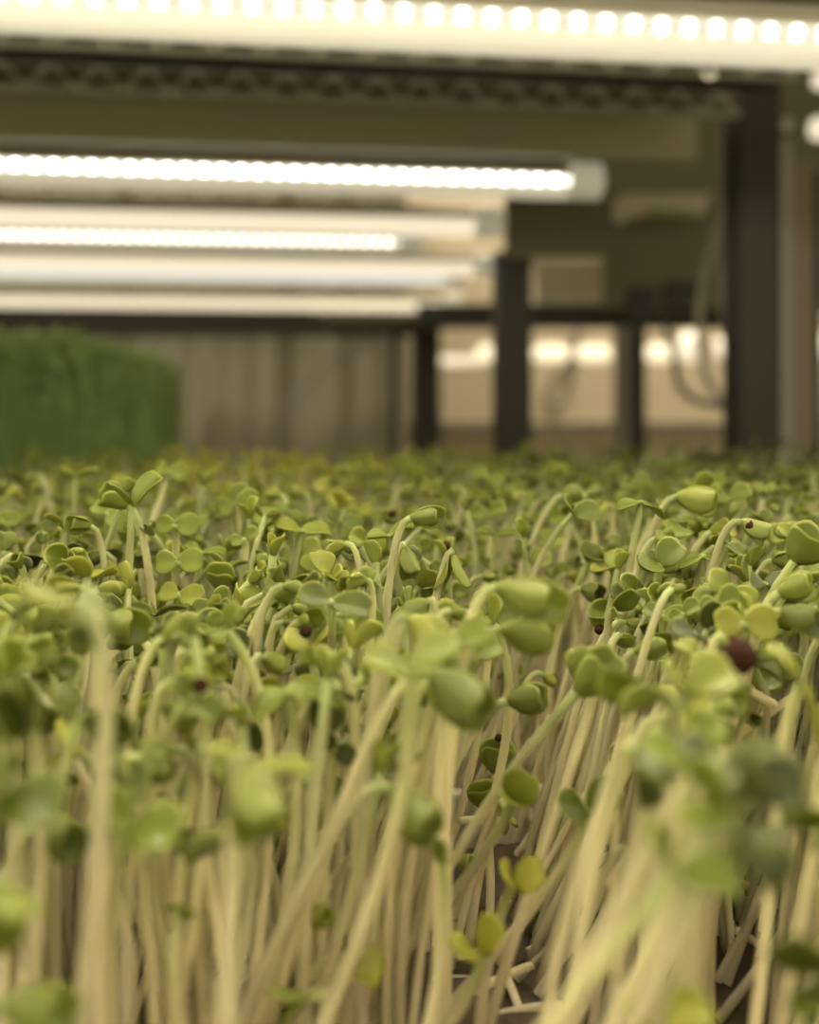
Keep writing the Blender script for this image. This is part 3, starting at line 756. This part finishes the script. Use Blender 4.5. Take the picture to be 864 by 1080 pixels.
bag = Bag()
for i, s in enumerate(S):
    if i in in_single:
        continue
    sh = sprout_shape(s, False)
    V, T, Q, t = sh['stem']
    bag.add(V, T, Q, 0, t=t, side=0., tone=(s['tone'] * 7.3 + i * .37) % 1)
    for V, T, Q, r, side in sh['blades']:
        bag.add(V, T, Q, 1, t=r, side=side, tone=s['tone'])
    if s['hull']:
        V, T, Q = hull_arrays(s['P'] + s['u'] * s['L'] * s['hull'][0], s['hull'][1])
        bag.add(V, T, Q, 2, t=0., side=0., tone=0.)
bed = link('sprout_foliage', bag.mesh('sprout_foliage', [STEM, LEAF, HULL]))
tag(bed, 'dense crowd of pale-stemmed green sprouts filling the bed into the blurred distance', 'sprouts', None, 'stuff')
print('SPROUTS', len(S), 'single', len(single), 'hand', len(H), 'min score', score[single].min(), 'leaf area in view', int((owner >= 0).sum()))

# fallen white stems, a bare one each
for a, b, lab in FALL:
    A, B = at(*a), at(*b)
    mid = (A + B) / 2 + np.array([0, 0, .0012])
    pts = bez(A, A * .6 + mid * .4, B * .6 + mid * .4, B, 12)
    V, T, Q = tube_arrays(pts - mid, .00105, 10)
    o = link('fallen_stem', mesh_from('fallen_stem', V, T, Q, [STEM], None, {'t': np.full(len(V), .15), 'tone': np.full(len(V), .95)}), None, mid)
    tag(o, lab, 'stem', 'fallen stems')
for (px, py, d, r, lab) in ((724, 1046, .268, .0032, 'dark brown seed husk lying on the medium at the bottom, right of centre'),
                            (690, 1052, .272, .0030, 'dark brown seed husk lying left of the bigger one at the bottom')):
    p = at(px, py, d); p[2] = max(p[2], SOIL + r * .7)
    V, T, Q = hull_arrays(np.zeros(3), r)
    tag(link('seed_husk', mesh_from('seed_husk', V, T, Q, [HULL]), None, p), lab, 'seed husk')

# growing tray under the sprouts
t = thing('growing_tray', 'long dark growing tray under the sprouts, its grey divider showing in the clearing', 'tray', (0, 0, .8855), YAW)
u0, u1, v0, v1 = -.62, .50, .03, .95
bot = .8855
b = Bag()


def add_box(bag, lo, hi, mi=0):
    x0, y0, z0 = lo; x1, y1, z1 = hi
    V = [(x0, y0, z0), (x1, y0, z0), (x1, y1, z0), (x0, y1, z0), (x0, y0, z1), (x1, y0, z1), (x1, y1, z1), (x0, y1, z1)]
    Q = [(3, 2, 1, 0), (4, 5, 6, 7), (0, 1, 5, 4), (1, 2, 6, 5), (2, 3, 7, 6), (3, 0, 4, 7)]
    bag.add(V, [], Q, mi)


def profile_tray(u0, u1, v0, v1, h, wall=.004):
    """open tray with flared rim, base at z 0"""
    rings = [(0, 0), (-.004, h * .9), (-.012, h), (-.012, h + .002), (wall - .006, h + .002), (wall, h * .9), (wall + .002, .003)]
    V = []
    for off, z in rings:
        V += [(u0 + off, v0 + off, z), (u1 - off, v0 + off, z), (u1 - off, v1 - off, z), (u0 + off, v1 - off, z)]
    Q = []
    for r in range(len(rings) - 1):
        for j in range(4):
            k = (j + 1) % 4
            Q.append((r * 4 + j, r * 4 + k, r * 4 + 4 + k, r * 4 + 4 + j))
    Q.append((3, 2, 1, 0)); e = (len(rings) - 1) * 4; Q.append((e, e + 1, e + 2, e + 3))
    return np.array(V, float), Q


V, Q = profile_tray(u0, u1, v0, v1, .034)
link('tray_shell', mesh_from('tray_shell', V, [], Q, [BLACKP], smooth=False), t)
n = 150
gx, gy = np.meshgrid(np.linspace(u0 + .008, u1 - .008, n), np.linspace(v0 + .008, v1 - .008, n))
gz = SOIL - bot + .0008 * np.sin(gx * 700) * np.cos(gy * 610) + .0009 * rng.standard_normal(gx.shape)
ii, jj = np.meshgrid(np.arange(n - 1), np.arange(n - 1)); k = (jj * n + ii).ravel()
link('growing_medium', mesh_from('growing_medium', np.stack([gx.ravel(), gy.ravel(), gz.ravel()], 1), [], np.stack([k, k + 1, k + n + 1, k + n], 1), [MEDIUM]), t)
cu, cv = rack_uv(CLEAR)
link('divider', box_me('divider', (cu - .035, cv + .004, SOIL - bot - .01), (cu + .030, cv + .010, SOIL - bot + .016), PALE, .0015), t)

# ------------------------------------------------------------------ racks
def zz_truss(pts_u, v, z0, z1):
    """two wires and the zigzag wire welded between them: one connected edge truss"""
    bag = Bag()
    ua, ub = pts_u
    for z in (z0, z1):
        bag.add(*tube_arrays([(ua, v, z), ((ua + ub) / 2, v, z), (ub, v, z)], .0026, 8))
    n = int((ub - ua) / .0185)
    P = [(ua + (ub - ua) * i / n, v, z0 if i % 2 else z1) for i in range(n + 1)]
    bag.add(*tube_arrays(P, .0038, 6))
    return bag


DZ = CAM_Z
rk = thing('grow_rack', 'near dark grow rack holding the sprout bed, dark square posts at right', 'rack', (0, 0, 0), 0)


def rack_part(name, me):
    """a part drawn in the turned frame of the rack"""
    o = link(name, me, rk); o.rotation_euler = (0, 0, YAW)
    return o


rack_part('shelf', box_me('shelf', (-.95, -.05, .862), (.53, 1.42, .884), DECK, .003))
ud = (-1.1, .80, .62, 1.36)
rack_part('upper_shelf', box_me('upper_shelf', (-1.2, .50, DZ + .262), (.425, 1.36, DZ + .275), DECK, .002))
for v, z0, z1 in ((.80, .239, .258), (.90, .2345, .257)):
    rack_part('wire_truss', zz_truss((-1.2, .425), v, DZ + z0, DZ + z1).mesh('wire_truss', [WIRE]))
rack_part('shelf_beam', box_me('shelf_beam', (-1.2, .985, DZ + .213), (.425, 1.0, DZ + .262), BEAM, .003))
rack_part('shelf_beam', box_me('shelf_beam', (-1.2, .83, DZ + .2375), (.425, .838, DZ + .2445), STEEL_DARK, .002))


def post_me(p, half, z0, z1, mat):
    return box_me('post', (p[0] - half, p[1] - half, z0), (p[0] + half, p[1] + half, z1), mat, .003)


for (x, d, half) in ((793, 1.05, .0205), (540, 1.40, .0215)):
    p = at(x, 400, d)
    o = link('post', post_me((0, 0), half, 0, 2.0 if x > 700 else CAM_Z + (HY - 266) / F * d, STEEL_DARK), rk, (p[0], p[1], 0)); o.rotation_euler = (0, 0, YAW)
    link('foot', box_me('foot', (-half * 1.6, -half * 1.6, 0), (half * 1.6, half * 1.6, .02), BLACKP, .004), o)
for u, v in ((-.97, .15), (-.97, 1.40)):
    q = UX * u + VX * v
    o = link('post', post_me((0, 0), .0195, 0, 2.0, STEEL_DARK), rk, (q[0], q[1], 0)); o.rotation_euler = (0, 0, YAW)
    link('foot', box_me('foot', (-.03, -.03, 0), (.03, .03, .02), BLACKP, .004), o)
# rear rack
rr = thing('grow_rack', 'rear rack beyond the bed with a slim dark post and a two-toned post', 'rack', (0, 0, 0), 0)
for (x, dd, half, rot, mat) in ((449, 2.42, .029, YAW, STEEL_DARK), (656, 2.02, .0125, YAW, STEEL_GREY), (671, 2.03, .0145, YAW, STEEL_DARK), (416, 2.45, .009, YAW, STEEL_DARK)):
    p = at(x, 400, dd)
    o = link('post', post_me((0, 0), half, 0, 1.16 if x > 600 else CAM_Z + (HY - 332) / F * dd, mat), rr, (p[0], p[1], 0)); o.rotation_euler = (0, 0, rot)


def slab(parent, name, x0, x1, y0, y1, d, dep, mat, bev=.003):
    """an upright board at distance d that spans these columns and rows, dep thick"""
    a, c = at(x0, y1, d), at(x1, y0, d)
    m = (a + c) / 2
    return link(name, box_me(name, (a[0] - m[0], 0, a[2] - m[2]), (c[0] - m[0], dep, c[2] - m[2]), mat, bev), parent, (m[0], d, m[2]))


slab(rr, 'side_panel', 636, 930, -60, 324, 1.95, .02, PANEL)
slab(rr, 'shelf_beam', 440, 800, 320, 346, 2.05, .03, STEEL_DARK)
slab(rr, 'shelf', 330, 800, 330, 334, 2.08, .35, DECK)
slab(rk, 'back_board', 533, 642, 150, 272, 1.345, .015, PANEL)
slab(rr, 'shelf_beam', -120, 440, 318, 354, 2.45, .03, STEEL_DARK)
slab(rr, 'side_panel', 662, 692, 303, 332, 1.94, .01, BLACKP)
slab(rr, 'side_panel', 700, 738, 297, 322, 1.94, .01, BLACKP)

# upright board behind the thick post
tb = thing('upright_board', 'tall taupe board standing just right of the thick dark post', 'board', at(841, 400, 1.20) * np.array([1, 1, 0]), YAW)
w_ = 20 / F * 1.20
link('board', box_me('board', (-w_, -.008, 0), (w_, .008, CAM_Z + (HY - 168) / F * 1.20), TAUPE, .003), tb)
link('edge_strip', box_me('edge_strip', (-w_ - .004, -.010, 0), (-w_ + .010, .010, CAM_Z + (HY - 150) / F * 1.20), GREYP, .002), tb)
link('edge_strip', box_me('edge_strip', (w_ - .006, -.010, 0), (w_ + .003, .010, CAM_Z + (HY - 180) / F * 1.20), BLACKP, .002), tb)

# pale tray with low side standing on the rear shelf
def small_tray(name, label, x0, x1, y0, y1, d, mat, depth=.16):
    a, c = at(x0, y1, d), at(x1, y0, d)
    tr = thing(name, label, 'tray', (a[0], d, a[2]), 0)
    V, Q = profile_tray(0, c[0] - a[0], 0, depth, c[2] - a[2])
    link('tray_shell', mesh_from('tray_shell', V, [], Q, [mat], smooth=False), tr)
    return tr, c[0] - a[0], depth, c[2] - a[2]


def foliage(parent, name, box, n, L, mat, stem=True, seed=3):
    g = np.random.default_rng(seed)
    bag = Bag()
    (x0, y0, z0), (x1, y1, z1) = box
    for i in range(n):
        x, y = g.uniform(x0, x1), g.uniform(y0, y1)
        hgt = 1 - .22 * max(0, (x - x0) / (x1 - x0)) ** 3 + .06 * math.sin(x * 47 + y * 30) + .05 * g.standard_normal()
        top = z0 + (z1 - z0) * hgt * (1 if g.random() < .35 else g.uniform(.08, 1))
        P = np.array([x, y, top])
        u, w = frame(g.normal(0, 30), g.normal(0, 30), g.uniform(0, 360))
        tone = float(np.clip(g.normal(.5, .15), .3, 1))
        if stem:
            V, T, Q = tube_arrays(bez(np.array([x, y, z0 - (z1 - z0) * .1]), np.array([x, y, z0 + (top - z0) * .5]), P - u * .01, P, 5), .0007, 4, False)
            bag.add(V, T, Q, 1, t=.3, side=0., tone=tone)
        for sg in (1, -1):
            c, sn = math.cos(.9), math.sin(.9)
            d = c * u + sg * sn * w; nn = sn * u - sg * c * w; yv = np.cross(nn, d)
            V, T, Q, r, side = blade(L, L * .9, .2, .1, .1, .08, 2, 8)
            bag.add(P + V[:, :1] * d + V[:, 1:2] * yv + V[:, 2:] * nn, T, Q, 1, t=r, side=side, tone=tone)
    o = link(name, bag.mesh(name, [STEM, mat]), parent)
    o['kind'] = 'stuff'
    return o


small_tray('pale_tray', 'pale empty tray on the rear shelf right of the middle dark post', 566, 640, 276, 319, 2.02, PALE, .02)

# planters hooked on the rear rack's panel
for (x0, x1, y0, y1, lab, mat, sd) in ((666, 744, 206, 226, 'pale wall planter with green trailing leaves on the rear rack panel', PALE, 5),
                                       (560, 622, 232, 246, 'dark planter with green leaves under the right end of the second light bar', DECK, 6)):
    d = 1.86
    tr, w, dep, h = small_tray('hanging_planter', lab, x0, x1, y0, y1, d, mat, .07)
    link('hook', box_me('hook', (w * .45, dep - .002, h * .5), (w * .55, dep + .015, h * .7), STEEL_GREY, .002), tr)
    foliage(tr, 'foliage', ((w * .2, -.014, -.010), (w - .01, -.006, -.002)), 40, .010, CRESS, False, sd)
a = at(655, 222, 1.9)
tag(link('clip', box_me('clip', (-.010, -.006, -.022), (.010, .006, .022), PALE, .004), None, a), 'small pale clip on the rear panel left of the pale planter', 'clip')

# dense green tray at left
A, B = at(-70, 395, 1.05), at(182, 395, 1.10)
mt = thing('microgreen_tray', 'tray of dense dark green cress standing behind the bed at left', 'tray', (A[0], 1.05, .8855), YAW * .5)
W_ = B[0] - A[0]
V, Q = profile_tray(0, W_, 0, .24, .045)
link('tray_shell', mesh_from('tray_shell', V, [], Q, [BLACKP], smooth=False), mt)
foliage(mt, 'foliage', ((.0, -.006, .05), (W_ - .015, .23, .202)), 5600, .0095, CRESS, True, 8)

# ------------------------------------------------------------------ light bars
def light_bar(label, px_end, py, d, z_up, diff, led, r=.0165, u_left=-1.35, cap=.036, dims=None):
    """a lamp bar along the rack: its right end seen at column px_end, its mid height z_up above the lens"""
    e = at(px_end, py, d) if dims is None else np.array(dims, float)
    root = thing('light_bar', label, 'light bar', e, YAW, 'light bars over the bed')
    ln = 1.45
    th = np.linspace(-PI * 1.02, PI * .02, 15)
    # translucent lower half round
    prof = [(r * math.cos(t), r * math.sin(t) - .001) for t in th]
    prof += [(r * .86, .001), (-r * .86, .001)]

    def extrude(name, prof, xa, xb, mat, smooth=True):
        m = len(prof)
        V = [(x, p[0], p[1]) for x in (xa, xb) for p in prof]
        Q = [(j, (j + 1) % m, m + (j + 1) % m, m + j) for j in range(m)]
        cA, cB = len(V), len(V) + 1
        cen = np.mean(np.array(prof), axis=0)
        V += [(xa, *cen), (xb, *cen)]
        T = [(cA, (j + 1) % m, j) for j in range(m)] + [(cB, m + j, m + (j + 1) % m) for j in range(m)]
        return link(name, mesh_from(name, V, T, Q, [mat], smooth=False), root)
    dd = extrude('diffuser', prof, -ln, -cap, diff)
    dd.data.polygons.foreach_set('use_smooth', np.ones(len(dd.data.polygons), bool))
    hp = [(-r, .0015), (-r * 1.04, .0035), (-r * .9, r * .62), (-r * .35, r * .8), (r * .35, r * .8), (r * .9, r * .62), (r * 1.04, .0035), (r, .0015)]
    extrude('housing', hp, -ln, -cap, ALU)
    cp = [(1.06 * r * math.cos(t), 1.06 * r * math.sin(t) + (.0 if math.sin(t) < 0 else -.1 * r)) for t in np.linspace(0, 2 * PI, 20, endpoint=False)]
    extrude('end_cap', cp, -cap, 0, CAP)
    if led is not None:
        # the diode strip on the near flank, a little proud of the diffuser
        a0, a1 = math.radians(183), math.radians(206)
        q = r * 1.03
        lp = [(q * math.cos(a0), q * math.sin(a0)), (q * math.cos((a0 + a1) / 2) * 1.02, q * math.sin((a0 + a1) / 2) * 1.02), (q * math.cos(a1), q * math.sin(a1)),
              (q * .9 * math.cos(a1), q * .9 * math.sin(a1)), (q * .9 * math.cos(a0), q * .9 * math.sin(a0))]
        extrude('diode_strip', lp, -ln, -cap, led)
    return root


light_bar('large light bar crossing the top of the picture above the bed', 1120, 58, .70, 0, DIFF, LED_WARM, r=.0195, dims=at(900, 40, .668) + UX * .12)
light_bar('second light bar down, bright with a grey end cap left of the thick post', 632, 190, 1.08, 0, DIFF, LED_MID, r=.0185)
light_bar('third light bar down, dim cream, half hidden above a brighter shorter one', 528, 234, 1.36, 0, DIFF_DIM, None, r=.019)
light_bar('fourth light bar down, thin and bright with the shortest reach to the right', 446, 255, 1.53, 0, DIFF, LED_SIDE, r=.014)
light_bar('fifth light bar down, beige, reaching the dark middle post', 520, 279, 1.86, 0, DIFF_DIM, None, r=.019)
light_bar('sixth light bar down, with a bluish tint, under the beige one', 490, 293, 2.02, 0, DIFF, LED_COOL)
light_bar('lowest light bar at left, dim beige, just above the grey sheet', 485, 319, 2.30, 0, DIFF_DIM, None, r=.019)
# the row carries on overhead, out of the photograph
for v, lab in ((-.24, 'light bar above and behind the near edge of the bed, out of the photograph'), (.36, 'light bar directly above the front of the bed, ahead of the large one'), (.06, 'light bar above the near edge of the bed, out of the photograph')):
    q = UX * .72 + VX * v
    light_bar(lab, 0, 0, 0, 0, DIFF_NEAR, LED_NEAR, dims=(q[0], q[1], CAM_Z + .225))

# hook under the large bar
hk = at(748, 76, .63)
P = [hk + np.array([.0035 * math.cos(t), 0, .0035 * math.sin(t) - .0005]) for t in np.linspace(PI * .95, PI * 2.15, 14)]
m_ = np.mean(P, axis=0)
tag(link('wire_hook', tube_me('wire_hook', np.array(P) - m_, .0008, plain('bright wire', (.7, .68, .6), .2, .8)), None, m_), 'small bright wire hook under the large light bar near the thick post', 'hook')

# far lamps and bulbs along the back wall, and two emissive glints nearer by
def lamp(label, x0, x1, y0, y1, d, mat):
    a, c = at(x0, y1, d), at(x1, y0, d)
    m = (a + c) / 2; hw, hh = (c[0] - a[0]) / 2, (c[2] - a[2]) / 2
    root = thing('lamp_or_glint', label, 'lamp', m, 0, 'lamps along the back wall')
    import bmesh
    bm = bmesh.new()
    bmesh.ops.create_uvsphere(bm, u_segments=20, v_segments=12, radius=1)
    for v in bm.verts:
        x, y, z = v.co
        f = lambda k: math.copysign(abs(k) ** .55, k)
        v.co = (f(x) * hw, y * hh, f(z) * hh)
    me = bpy.data.meshes.new('lens'); bm.to_mesh(me); bm.free(); me.materials.append(mat)
    for p in me.polygons:
        p.use_smooth = True
    link('lens', me, root)
    link('back_plate', box_me('back_plate', (-hw * .8, hh * .7, -hh * .8), (hw * .8, hh * 1.5, hh * .8), STEEL_GREY, .003), root)
    return root


LD = 2.9
lamp('low dim end of the far lamp row between the two dark posts', 455, 512, 376, 385, LD, DIFF_DIM)
lamp('short far lamp touching the left side of the middle dark post', 502, 532, 364, 382, LD, DIFF_FAR)
lamp('far lamp just right of the middle dark post', 562, 600, 364, 382, LD, DIFF_FAR)
lamp('far lamp just left of the two-toned post', 607, 645, 364, 382, LD, DIFF_FAR)
lamp('far lamp just right of the two-toned post', 681, 710, 364, 382, LD, DIFF_FAR)
lamp('tallest rounded far lamp left of the dangling hoses', 716, 739, 350, 382, LD, BULB_GLINT)
lamp('small round far lamp against the thick dark post', 756, 767, 356, 378, LD, BULB_GLINT)
lamp('far lamp cut off by the right edge', 866, 890, 350, 378, LD, BULB_GLINT)
lamp('upper of two round glowing discs standing in for bright reflections at the top right corner', 857, 884, 76, 94, 1.6, BULB_GLINT)  # this and the next: emissive discs imitating bright reflections, no lamps there
lamp('lower of two round glowing discs standing in for bright reflections at the top right corner', 854, 886, 124, 148, 1.6, BULB_GLINT)
for (x, y, lab) in ((827, 132, 'pale bolt head right of the thick post near its top'), (738, 113, 'pale bolt head left of the thick post near its top')):
    p = at(x, y, 1.15)
    pts = [(0, 0, 0), (0, -.004, 0), (0, -.006, 0)]
    tag(link('bolt', tube_me('bolt', [(0, .03, 0), (0, .0, 0), (0, -.004, 0), (0, -.0042, 0), (0, -.009, 0)], [.0035, .0035, .0035, .008, .0065], plain('zinc', (.6, .57, .5), .35, .6)), None, p), lab, 'bolt')

for (x, y, lab) in ((.75, 2.75, 'unseen lamp added to brighten the back aisle at right, above the picture'), (-.95, 2.0, 'unseen lamp added to brighten the grey sheet at left, above the picture')):
    root = thing('fill_lamp', lab, 'fill lamp', (x, y, 2.22), 0)  # added fill lamps, out of view, that brighten the back of the room
    link('lamp_body', box_me('lamp_body', (-.62, -.07, .03), (.62, .07, .08), PALE, .006), root)
    link('lamp_cover', box_me('lamp_cover', (-.60, -.06, 0), (.60, .06, .03), glow('fill lamp cover', (1, .9, .68, 1), 26. if x > 0 else 11.), .008), root)

# hoses and cables
def hose(name, cat, label, pts, r, mat):
    P = spline([at(*p) for p in pts], 46)
    m = P.mean(0)
    tag(link(name, tube_me(name, P - m, r, mat), None, m), label, cat)


hose('hose', 'hose', 'straight pale hose hanging beside the thick dark post', [(766, 205, 1.30), (764, 250, 1.30), (763, 300, 1.30), (766, 345, 1.30), (772, 400, 1.30)], .0048, HOSE)
hose('hose', 'hose', 'bent pale hose bowing out left of the straight one', [(764, 225, 1.34), (752, 262, 1.36), (740, 310, 1.38), (738, 350, 1.38), (746, 400, 1.36), (768, 430, 1.32)], .0050, HOSE)
hose('cable', 'cable', 'dark cable looping low between the two-toned post and the thick post', [(700, 335, 1.5), (711, 375, 1.5), (716, 405, 1.48), (730, 420, 1.46), (752, 427, 1.42), (785, 430, 1.36)], .0048, CABLE)
hose('cable', 'cable', 'faint thin cable loop on the wall right of the middle dark post', [(612, 340, 3.19), (600, 380, 3.19), (585, 400, 3.19), (577, 420, 3.19), (590, 430, 3.19), (602, 405, 3.19), (612, 345, 3.19)], .0055, STEEL_GREY)
hose('cable', 'cable', 'faint arched cable in front of the grey sheet at left', [(306, 440, 2.2), (316, 415, 2.2), (340, 385, 2.2), (370, 366, 2.2), (412, 355, 2.2)], .008, GREYP)

# grey plastic sheet hanging at the back left
cs = thing('plastic_sheet', 'grey plastic sheet hanging in folds behind the light bars at left', 'sheet', (0, 2.62, 0), 0)
n, m = 220, 8
X = np.linspace(-2.0, (430 - HX) / F * 2.62, n)
fold = .018 * np.sin(X * 19) + .012 * np.sin(X * 47 + 1) + .008 * np.sin(X * 83)
V = []
for k in range(m):
    f = k / (m - 1)
    for i in range(n):
        V.append((X[i], fold[i] * (1 - .3 * f), .15 + f * 1.75))
V = np.array(V); V2 = V + np.array([0, .002, 0])
ii, jj = np.meshgrid(np.arange(n - 1), np.arange(m - 1)); k = (jj * n + ii).ravel()
Q1 = np.stack([k, k + 1, k + n + 1, k + n], 1); N = n * m
edge = np.concatenate([np.arange(n - 1), (m - 1) * n + np.arange(n - 1)])
Qe = np.stack([edge, edge + 1, edge + 1 + N, edge + N], 1)
side = np.concatenate([np.arange(m - 1) * n, np.arange(m - 1) * n + n - 1])
Qs = np.stack([side, side + n, side + n + N, side + N], 1)
link('sheet', mesh_from('sheet', np.vstack([V, V2]), [], np.vstack([Q1, Q1[:, ::-1] + N, Qe, Qs]), [CURTAIN]), cs)
link('curtain_rail', tube_me('curtain_rail', [(-2.05, 0, 1.905), (-1, 0, 1.905), (.02, 0, 1.905)], .012, STEEL_GREY), cs)

# ------------------------------------------------------------------ room
def struct(name, lo, hi, mat):
    o = link(name, box_me(name, lo, hi, mat)); o['kind'] = 'structure'
    return o


struct('floor', (-2.6, -1.6, -.05), (2.6, 3.35, 0), FLOORM)
struct('ceiling', (-2.6, -1.6, 2.3), (2.6, 3.35, 2.35), CEILM)
struct('wall_back', (-2.6, 3.2, 0), (2.6, 3.3, 2.3), WALL)
struct('wall_left', (-2.7, -1.6, 0), (-2.6, 3.3, 2.3), WALL)
struct('wall_right', (2.6, -1.6, 0), (2.7, 3.3, 2.3), WALL)
bb = slab(None, 'trim_1', 380, 900, 446, 452, 3.16, .04, STEEL_GREY); bb['kind'] = 'structure'

# ------------------------------------------------------------------ light and camera
w = bpy.data.worlds.new('World'); bpy.context.scene.world = w
w.use_nodes = True
w.node_tree.nodes['Background'].inputs['Color'].default_value = (1, .86, .56, 1)
w.node_tree.nodes['Background'].inputs['Strength'].default_value = .36

cd = bpy.data.cameras.new('camera'); cam = bpy.data.objects.new('camera', cd); C.objects.link(cam)
cam.location = (0, 0, CAM_Z); cam.rotation_euler = (PI / 2, 0, 0)
cd.sensor_fit = 'VERTICAL'; cd.sensor_height = 24; cd.lens = 24 * F / 1080
cd.shift_y = -(540 - HY) / 1080
cd.clip_start = .01; cd.clip_end = 30
cd.dof.use_dof = True; cd.dof.focus_distance = .288; cd.dof.aperture_fstop = cd.lens / 5.6
sc = bpy.context.scene
sc.camera = cam
sc.view_settings.view_transform = 'Standard'; sc.view_settings.look = 'None'
sc.view_settings.exposure = 1.15; sc.view_settings.gamma = 1; sc.view_settings.use_curve_mapping = False
sc.cycles.use_denoising = True
sc.cycles.max_bounces = 12; sc.cycles.diffuse_bounces = 9; sc.cycles.transmission_bounces = 6
